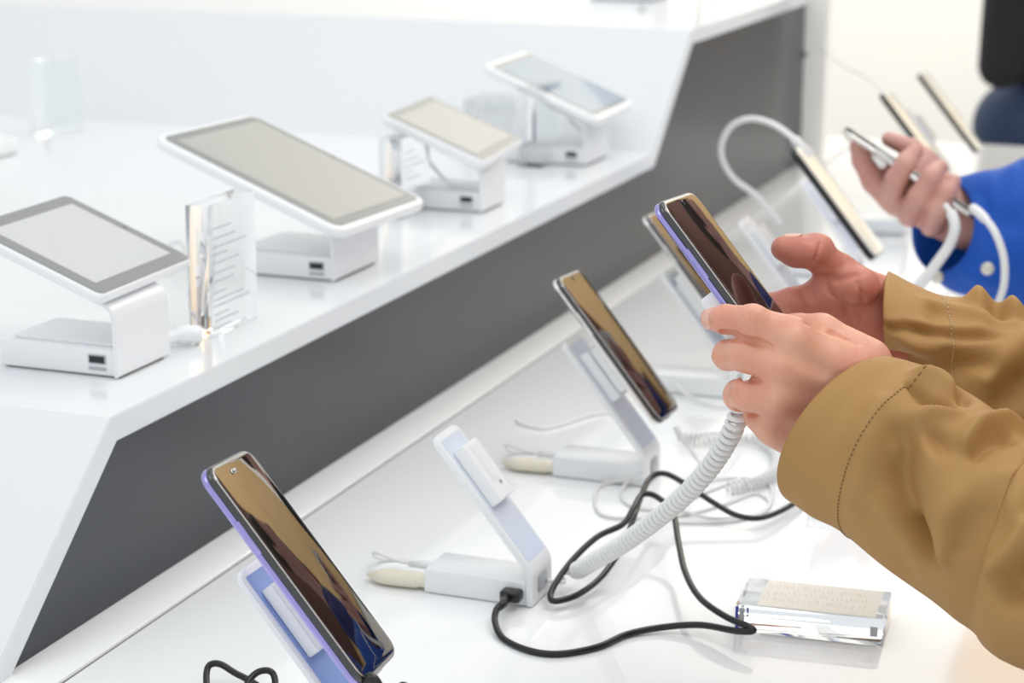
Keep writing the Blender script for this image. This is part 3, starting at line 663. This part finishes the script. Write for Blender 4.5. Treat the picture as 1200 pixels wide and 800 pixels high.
# ---------------- tan jacket person
tanp = thing('person', 'person in a tan jacket, two hands holding the violet phone over the counter', 'person', (.30, 1.24, -.93))
P_ = lambda x, y, Y: aY(x, y, Y)
Y0 = 1.15
near = [('+', 0, cone(P_(992, 440, 1.172), P_(926, 397, 1.153), .0185, .0115)),
        ('+', .010, cone(P_(988, 462, 1.172), P_(917, 428, 1.149), .0185, .0122)),
        ('+', .010, cone(P_(984, 484, 1.174), P_(909, 462, 1.152), .0180, .0122)),
        ('+', .010, cone(P_(975, 503, 1.180), P_(905, 492, 1.160), .0170, .0118)),
        ('+', .014, cone(P_(912, 500, 1.172), P_(958, 522, 1.184), .0125, .0150)),
        ('+', .016, cone(P_(985, 478, 1.182), P_(1090, 560, 1.170), .0300, .036)),
        ('+', .012, cone(P_(1016, 424, 1.192), P_(962, 390, 1.188), .0150, .0110)),
        ('+', .006, chain([P_(962, 390, 1.188), P_(938, 386, 1.192), P_(915, 384, 1.192)], [.0105, .0095, .0085])),
        # index
        ('+', .0022, chain([P_(926, 396, 1.152), P_(882, 377, 1.146), P_(850, 374, 1.153), P_(839, 374, 1.164)], [.0112, .0098, .0085, .0076])),
        # middle
        ('+', .0022, chain([P_(918, 428, 1.148), P_(872, 415, 1.1445), P_(853, 416, 1.156), P_(852, 418, 1.172)], [.0112, .0100, .0090, .0080])),
        # ring
        ('+', .0022, chain([P_(910, 462, 1.151), P_(876, 461, 1.147), P_(867, 463, 1.158), P_(868, 464, 1.174)], [.0112, .0100, .0096, .0080])),
        # little finger curled in behind
        ('+', .0035, chain([P_(906, 491, 1.161), P_(890, 487, 1.168), P_(884, 482, 1.184)], [.0105, .0090, .0080])),
        # knuckles
        ('+', .010, ell(P_(927, 394, 1.149), (.011, .008, .009))), ('+', .010, ell(P_(917, 430, 1.144), (.011, .008, .009))), ('+', .010, ell(P_(908, 465, 1.147), (.010, .008, .009))),
        ('+', .006, ell(P_(882, 376, 1.142), (.007, .006, .0075))), ('+', .006, ell(P_(874, 414, 1.141), (.007, .006, .0075))),
        # furrows between the fingers
        ('+', .008, cone(P_(930, 396, 1.1415), P_(985, 430, 1.158), .0035, .0025)), ('+', .008, cone(P_(921, 430, 1.138), P_(980, 455, 1.156), .0035, .0025)), ('+', .008, cone(P_(912, 464, 1.1405), P_(975, 480, 1.158), .0030, .0022)), ('-', .006, cone(P_(928, 413, 1.128), P_(965, 436, 1.142), .0040, .002)), ('-', .006, cone(P_(920, 448, 1.127), P_(955, 464, 1.140), .0040, .002)),
        ('+', .001, ell(P_(926, 396, 1.16), (.004, .004, .004)))]
def crease(ops, pix, rad, k, Y0_):
    """a furrow following the surface of the skin"""
    f = union(ops); pts = []
    for (x, y) in pix:
        c = aY(x, y, Y0_); d = (c-CP).normalized(); c = c-d*.03
        for _ in range(260):
            if float(f(np.float32([c.x]), np.float32([c.y]), np.float32([c.z]))[0]) < 0: break
            c = c+d*.0003
        pts.append(c)
    return ('-', k, chain(pts, rad, .0005))
_base = list(near)
for pix, rad, k in (([(849, 391), (866, 395), (886, 400), (905, 406.5)], [.0038, .0035, .0031, .0012], .001),
                    ([(845, 437), (860, 439), (876, 443), (892, 447.5)], [.0038, .0034, .0030, .0012], .001),
                    ([(864, 481), (878, 484), (892, 487)], [.0030, .0022, .0006], .0012),
                    ([(944, 378), (975, 391), (1004, 402)], [.0008, .0016, .0008], .003),
                    ([(870, 368), (867, 377), (869, 386)], [.0003, .0006, .0003], .001), ([(878, 366), (881, 376), (879, 386)], [.0003, .0006, .0003], .001), ([(887, 370), (889, 379), (886, 388)], [.0003, .0005, .0003], .001),
                    ([(862, 403), (858, 412), (861, 422)], [.0003, .0006, .0003], .001), ([(870, 405), (867, 414), (870, 424)], [.0003, .0005, .0003], .001), ([(866, 450), (863, 460), (866, 470)], [.0003, .0006, .0003], .001),
                    ([(846, 364), (845, 374), (848, 384)], [.0003, .0004, .0003], .001)):
    near.append(crease(_base, pix, rad, k, 1.14))
nh = nets(union(near), (-.345, 1.11, .125), (-.165, 1.235, .285), .00115)
FY = 1.285
far = [('+', 0, cone(P_(1035, 370, 1.305), P_(972, 352, 1.280), .0235, .0120)),
       ('+', .012, cone(P_(1035, 392, 1.305), P_(965, 382, 1.285), .0220, .0130)),
       ('+', .012, cone(P_(1032, 412, 1.305), P_(962, 410, 1.290), .0200, .0130)),
       ('+', .014, cone(P_(1030, 378, 1.308), P_(1150, 452, 1.318), .0235, .031)),
       # thumb
       ('+', .010, cone(P_(1020, 352, 1.300), P_(984, 320, 1.283), .0175, .0120)),
       ('+', .004, chain([P_(984, 320, 1.283), P_(955, 297, 1.270), P_(932, 294, 1.263), P_(918, 291, 1.260)], [.0118, .0105, .0098, .0080])),
       ('+', .005, ell(P_(941, 296, 1.260), (.0125, .008, .0085))), ('+', .005, ell(P_(1000, 335, 1.277), (.017, .014, .013))),
       ('+', .006, ell(P_(957, 285, 1.272), (.009, .008, .006))),
       # index and the fingers supporting the phone
       ('+', .006, chain([P_(972, 352, 1.278), P_(930, 356, 1.270), P_(900, 362, 1.270), P_(880, 366, 1.268)], [.0120, .0108, .0100, .0085])),
       ('+', .006, chain([P_(965, 382, 1.284), P_(925, 385, 1.274), P_(900, 388, 1.272)], [.0120, .0105, .0090])),
       ('+', .006, chain([P_(962, 408, 1.288), P_(925, 410, 1.276), P_(905, 412, 1.274)], [.0120, .0100, .0085])),
       ('+', .008, ell(P_(966, 338, 1.276), (.010, .008, .007))),
       ]
_base = list(far)
for pix, rad, k in (([(961, 284), (959, 295), (952, 308)], [.0004, .0011, .0006], .0015), ([(966, 326), (973, 344), (984, 352)], [.0014, .0013, .0005], .002), ([(954, 331), (952, 342), (954, 354)], [.0006, .0010, .0004], .0015),
                    ([(938, 340), (942, 354), (946, 366)], [.0003, .0009, .0004], .0015), ([(966, 324), (984, 328), (1004, 322)], [.0016, .0012, .0004], .004), ([(986, 346), (992, 362), (1000, 382)], [.0006, .0009, .0004], .002), ([(1004, 330), (1012, 350), (1010, 376)], [.0003, .0006, .0003], .003)):
    far.append(crease(_base, pix, rad, k, 1.25))
fh_ = nets(union(far), (-.335, 1.235, .17), (-.14, 1.36, .305), .00125)

XA = Vector((.0, 0, 0))
sh_n = Vector((.27, 1.04, .43)); el_n = Vector((.03, 1.09, .13))
stn = [(P_(1040, 417, 1.180), P_(938, 590, 1.160), .048, .020), (P_(1064, 423, 1.180), P_(960, 605, 1.158), .050, .018), (P_(1092, 434, 1.178), P_(990, 622, 1.155), .053, .012), (P_(1128, 455, 1.172), P_(1036, 660, 1.150), .056, .006),
       (P_(1162, 478, 1.165), P_(1080, 693, 1.145), .058, 0), (P_(1202, 512, 1.158), P_(1130, 729, 1.138), .060, 0), (P_(1262, 545, 1.145), P_(1200, 776, 1.130), .062, 0),
       (Vector((.015, 1.10, .185)), Vector((.00, 1.09, .055)), .062, 0), (Vector((.06, 1.085, .24)), Vector((.13, 1.08, .11)), .064, 0), (Vector((.15, 1.06, .38)), Vector((.26, 1.06, .26)), .068, 0), (Vector((.20, 1.05, .47)), Vector((.35, 1.06, .38)), .072, 0)]
folds_n = [([(1070, 450), (1088, 468), (1118, 478)], .0055, -.0065), ([(1078, 438), (1100, 447), (1117, 462)], .007, .0055), ([(1120, 484), (1088, 484), (1064, 500), (1048, 530)], .006, .0045),
           ([(1058, 505), (1052, 560), (1068, 620), (1088, 655)], .012, -.0095), ([(1074, 620), (1082, 645)], .008, -.006), ([(1088, 530), (1100, 580), (1104, 650)], .012, .0055), ([(1098, 512), (1102, 530)], .008, -.005),
           ([(1130, 522), (1148, 502), (1178, 496), (1198, 508)], .0055, .0060), ([(1140, 535), (1158, 515), (1185, 514)], .006, -.0045), ([(1030, 470), (1010, 520), (1005, 570)], .010, .0030), ([(1160, 668), (1185, 648), (1205, 618)], .008, .0055),
           ([(1182, 700), (1205, 660)], .012, -.008), ([(1010, 600), (1060, 670)], .012, -.003), ([(1128, 470), (1132, 460)], .006, -.005), ([(1120, 600), (1150, 570), (1170, 560)], .014, .004), ([(1130, 640), (1160, 600)], .010, -.003), ([(1210, 560), (1190, 600)], .012, .005)]
sl_n, Pn, Nn_ = loft(stn, 330, 200, folds_n, noise=.0006, seed=3, fold_gain=1.75)
stf = [(P_(1041, 318, 1.318), P_(1046, 432, 1.313), .052, .004), (P_(1072, 334, 1.320), P_(1076, 452, 1.315), .054, .003), (P_(1110, 349, 1.325), P_(1110, 485, 1.32), .056, 0), (P_(1152, 352, 1.333), P_(1150, 520, 1.328), .058, 0),
       (P_(1202, 363, 1.345), P_(1205, 545, 1.340), .060, 0), (P_(1275, 375, 1.350), P_(1285, 570, 1.345), .062, 0), (Vector((.03, 1.385, .235)), Vector((.03, 1.385, .10)), .063, 0), (Vector((.085, 1.41, .27)), Vector((.15, 1.41, .135)), .065, 0), (Vector((.16, 1.43, .39)), Vector((.27, 1.43, .28)), .068, 0), (Vector((.20, 1.44, .47)), Vector((.35, 1.43, .38)), .072, 0)]
folds_f = [([(1042, 384), (1070, 385), (1090, 391), (1150, 392), (1168, 397)], .0030, -.0050), ([(1042, 378), (1070, 378), (1095, 383), (1150, 384)], .004, .0022), ([(1060, 400), (1085, 415), (1112, 404)], .009, .0045),
           ([(1050, 425), (1090, 436), (1150, 425)], .014, -.008), ([(1145, 350), (1150, 356)], .010, .006), ([(1186, 362), (1190, 368)], .010, .006), ([(1168, 360), (1170, 376)], .007, -.005), ([(1090, 356), (1130, 366), (1165, 376), (1200, 386)], .007, .003), ([(1098, 362), (1092, 372)], .007, -.003), ([(1150, 440), (1200, 400)], .014, .006), ([(1180, 470), (1200, 440)], .014, -.006)]
sl_f, Pf, Nf = loft(stf, 280, 170, folds_f, noise=.0005, seed=5, fold_gain=1.9)
bo, jo = core(.30, 1.245, .50, 0, M['tanfab'], M['trouser'], M['skin'], M['hair'], tanp, sleeves=(sl_n, sl_f), body_extra=(nh,))
def adopt(parent):
    """children were built in world coordinates: give them the parent's place without moving them"""
    for c in [c for c in bpy.data.objects if c.parent == parent]:
        c.matrix_parent_inverse = Matrix.Translation(-Vector(parent.location))
# the far hand is the same skin but in its own (ruddier palm side, shade darkened in) material on the same mesh
fm = bpy.data.meshes.new('fh'); 
bo.data.materials.append(M['skin2']); n_before = len(bo.data.polygons)
mm = join_me([bo.data, fh_]); mm.materials.append(M['skin']); mm.materials.append(M['skin2'])
nf = len(fh_.polygons); mi = np.zeros(len(mm.polygons), int); mi[-nf:] = 1; mm.polygons.foreach_set('material_index', mi.astype(np.int32))
for p in mm.polygons: p.use_smooth = True
bo.data = mm
adopt(tanp)
def nail(c, n, up, w, l, parent):
    n = Vector(n).normalized(); up = Vector(up); up = (up-n*up.dot(n)).normalized(); s = n.cross(up)
    vs, fs = [], []
    for i in range(9):
        for j in range(9):
            a = (i/8-.5)*2; b = (j/8-.5)*2
            x, y = a*math.sqrt(1-b*b/2), b*math.sqrt(1-a*a/2)
            vs.append(Vector(c)+up*y*l/2+s*x*w/2-n*(.0022*x*x+.0006*y*y))
    for i in range(8):
        for j in range(8): a = i*9+j; fs.append((a, a+1, a+10, a+9))
    o = link('fingernail', me_from(vs, fs), M['nail'], parent)
    md = o.modifiers.new('s', 'SOLIDIFY'); md.thickness = .0006; md.offset = 0
    return o
def surf(ops, c, n):
    f = union(ops); n = Vector(n).normalized(); c = Vector(c)
    for _ in range(120):
        if float(f(np.float32([c.x]), np.float32([c.y]), np.float32([c.z]))[0]) > .0004: break
        c = c+n*.0003
    return c
nail(surf(near, P_(841, 374, 1.162), (-.66, -.74, .10)), (-.66, -.74, .10), (-.7, .65, .05), .0125, .0125, bo)
nail(surf(near, P_(853, 419, 1.172), (-.95, -.25, -.1)), (-.8, -.55, -.1), (-.4, .7, 0), .010, .008, bo)
nail(surf(far, P_(930, 292, 1.2625), (-.1, .1, 1)), (-.1, .1, 1), (-1, 0, .05), .010, .0125, bo)
# stitch rows on the cuffs
def stitch(P, N, i, j0, j1, m, n=60, off=.0004, w=.00035):
    bm = bmesh.new(); js = np.linspace(j0, j1, n*2)
    Lx = P.shape[1]
    def pt(j): a = int(math.floor(j)) % Lx; b = (a+1) % Lx; f = j-math.floor(j); return Vector(P[i, a]*(1-f)+P[i, b]*f+N[i, a]*off)
    for k in range(0, len(js)-1, 2):
        me = tube([pt(js[k]), pt((js[k]+js[k+1])/2), pt(js[k+1])], w, 5); bm.from_mesh(me); bpy.data.meshes.remove(me)
    me = bpy.data.meshes.new('m'); bm.to_mesh(me); bm.free(); return me
Ls = stn
o = link('cuff_stitching', stitch(Pn, Nn_, 17, 1, 99, None), M['stitch'], jo)
o = link('cuff_stitching', stitch(Pf, Nf, 17, 1, 84, None), M['stitch_pale'], jo)

# ---------------- blue jacket person
blp = thing('person', 'person in a bright blue jacket holding a phone with two white cables', 'person', (.14, 2.22, -.93))
Q = lambda x, y, Y=2.0: aY(x, y, Y)
bh = [('+', 0, cone(Q(1062, 232, 2.02), Q(1128, 262, 2.03), .0210, .0230)), ('+', .012, cone(Q(1075, 205, 2.035), Q(1120, 235, 2.035), .018, .020)),
      ('+', .014, cone(Q(1120, 252, 2.03), Q(1230, 290, 2.03), .024, .033)),
      ('+', .012, cone(Q(1040, 215, 2.03), Q(1080, 190, 2.045), .016, .014)),
      # thumb
      ('+', .005, chain([Q(1048, 236, 2.02), Q(1024, 212, 2.015), Q(1010, 188, 2.012), Q(1005, 172, 2.012)], [.0135, .0120, .0098, .0082])),
      # fingers wrapping over the phone
      ('+', .004, chain([Q(1042, 232, 2.01), Q(1050, 210, 1.985), Q(1062, 190, 1.982), Q(1072, 178, 1.992)], [.0120, .0108, .0098, .0082])),
      ('+', .004, chain([Q(1066, 252, 2.00), Q(1077, 230, 1.980), Q(1092, 207, 1.978), Q(1100, 197, 1.990)], [.0120, .0108, .0098, .0082])),
      ('+', .004, chain([Q(1092, 264, 2.00), Q(1100, 245, 1.982), Q(1110, 225, 1.980), Q(1117, 213, 1.990)], [.0115, .0104, .0092, .0078])),
      # index laid along the back edge of the phone
      ('+', .005, chain([Q(1098, 200, 2.05), Q(1068, 174, 2.045), Q(1042, 163, 2.04)], [.012, .0100, .0078]))]
bhm = nets(union(bh), (-.47, 1.94, .055), (-.17, 2.11, .26), .0018)
stb = [(Q(1120, 214, 2.03), Q(1088, 316, 2.00), .050, -.036), (Q(1150, 203, 2.03), Q(1112, 340, 2.0), .054, -.026), (Q(1178, 197, 2.03), Q(1160, 352, 2.0), .057, -.012), (Q(1215, 178, 2.03), Q(1215, 368, 2.01), .060, 0), (Q(1290, 150, 2.03), Q(1300, 370, 2.02), .062, 0),
       (Vector((-.05, 2.06, .26)), Vector((-.02, 2.05, .12)), .062, 0), (Vector((.02, 2.05, .36)), Vector((.11, 2.05, .24)), .065, 0), (Vector((.06, 2.05, .46)), Vector((.20, 2.05, .36)), .07, 0)]
folds_b = [([(1150, 225), (1165, 260), (1160, 300)], .010, -.005), ([(1185, 200), (1195, 250)], .014, .006), ([(1180, 270), (1200, 240)], .012, -.006), ([(1130, 320), (1170, 335)], .010, .005)]
sl_b, Pb, Nb = loft(stb, 150, 110, folds_b, noise=.0012, seed=9)
bb, bj = core(.14, 2.25, .50, 0, M['blue'], M['denim'], M['skin3'], M['hair'], blp, sleeves=(sl_b,), body_extra=(bhm,))
adopt(blp)
for (x, y, Y) in ((1157, 315, 1.945), (1098, 325, 1.975)):
    c = Q(x, y, Y); link('button', tube([c+Vector((.0, .004, 0)), c, c+Vector((0, -.0012, 0))], [.0062, .0062, .005], 20), M['button'], bj)
phone('phone', 'slim silver phone gripped edge-on by the person in blue', Q(991, 146, 1.985), (FW+RT*.19+UP*.10+Vector((-.02, 0, -.09))), Q(1146, 249, 1.985)-Q(991, 146, 1.985), 'silver', h=.155, w=.074, cam_hole='dot')
cable('white_cable', 'white cable curving down from the phone of the person in blue, along the blue sleeve', [Q(x, y, Y) for x, y, Y in ((1140, 244, 1.965), (1150, 252, 1.95), (1165, 270, 1.93), (1176, 300, 1.925), (1177, 330, 1.925), (1171, 352, 1.93), (1160, 380, 1.95))], [.0048]*14+[.0036]*47, 'cable_white')
cable('white_strap', 'thick white strap hanging below the hand of the person in blue', [Q(x, y, Y) for x, y, Y in ((1108, 240, 1.965), (1116, 252, 1.955), (1119, 268, 1.95), (1112, 288, 1.95), (1098, 308, 1.95), (1080, 332, 1.95), (1060, 352, 1.96))], [.003]*8+[.0052]*53, 'cable_white', cat='strap')

# ---------------- person in dark clothes beyond the counter
dkp = thing('person', 'blurred person in black jacket and jeans standing beyond the counter end', 'person', (-.49, 4.72, -.93))
d_arm = nets(union([('+', .03, chain([(-.49, 4.50, .55), (-.58, 4.48, .28), (-.60, 4.50, .04)], [.075, .062, .05]))]), (-.76, 4.36, -.04), (-.34, 4.66, .68), .01)
db, dj = core(-.49, 4.72, .585, 0, M['darkcoat'], M['denim'], M['skin3'], M['hair'], dkp, sleeves=(d_arm,), legdx=-.07)
adopt(dkp)
# ---------------- unseen person, added for navy reflections in the phone screens
nvp = thing('person', 'unseen person in a navy jacket, added for the reflections in the phone screens', 'person', (.04, 3.28, -.93))
M['navy'] = mat('navy_jacket_cloth', (.012, .02, .16), .7)
n_arm = nets(union([('+', .03, chain([(.04, 3.07, .43), (.07, 3.03, .19), (.02, 3.08, -.03)], [.075, .062, .055]))]), (-.10, 2.93, -.12), (.18, 3.20, .55), .01)
core(.04, 3.28, .50, 0, M['navy'], M['denim'], M['skin3'], M['hair'], nvp, sleeves=(n_arm,))
adopt(nvp)
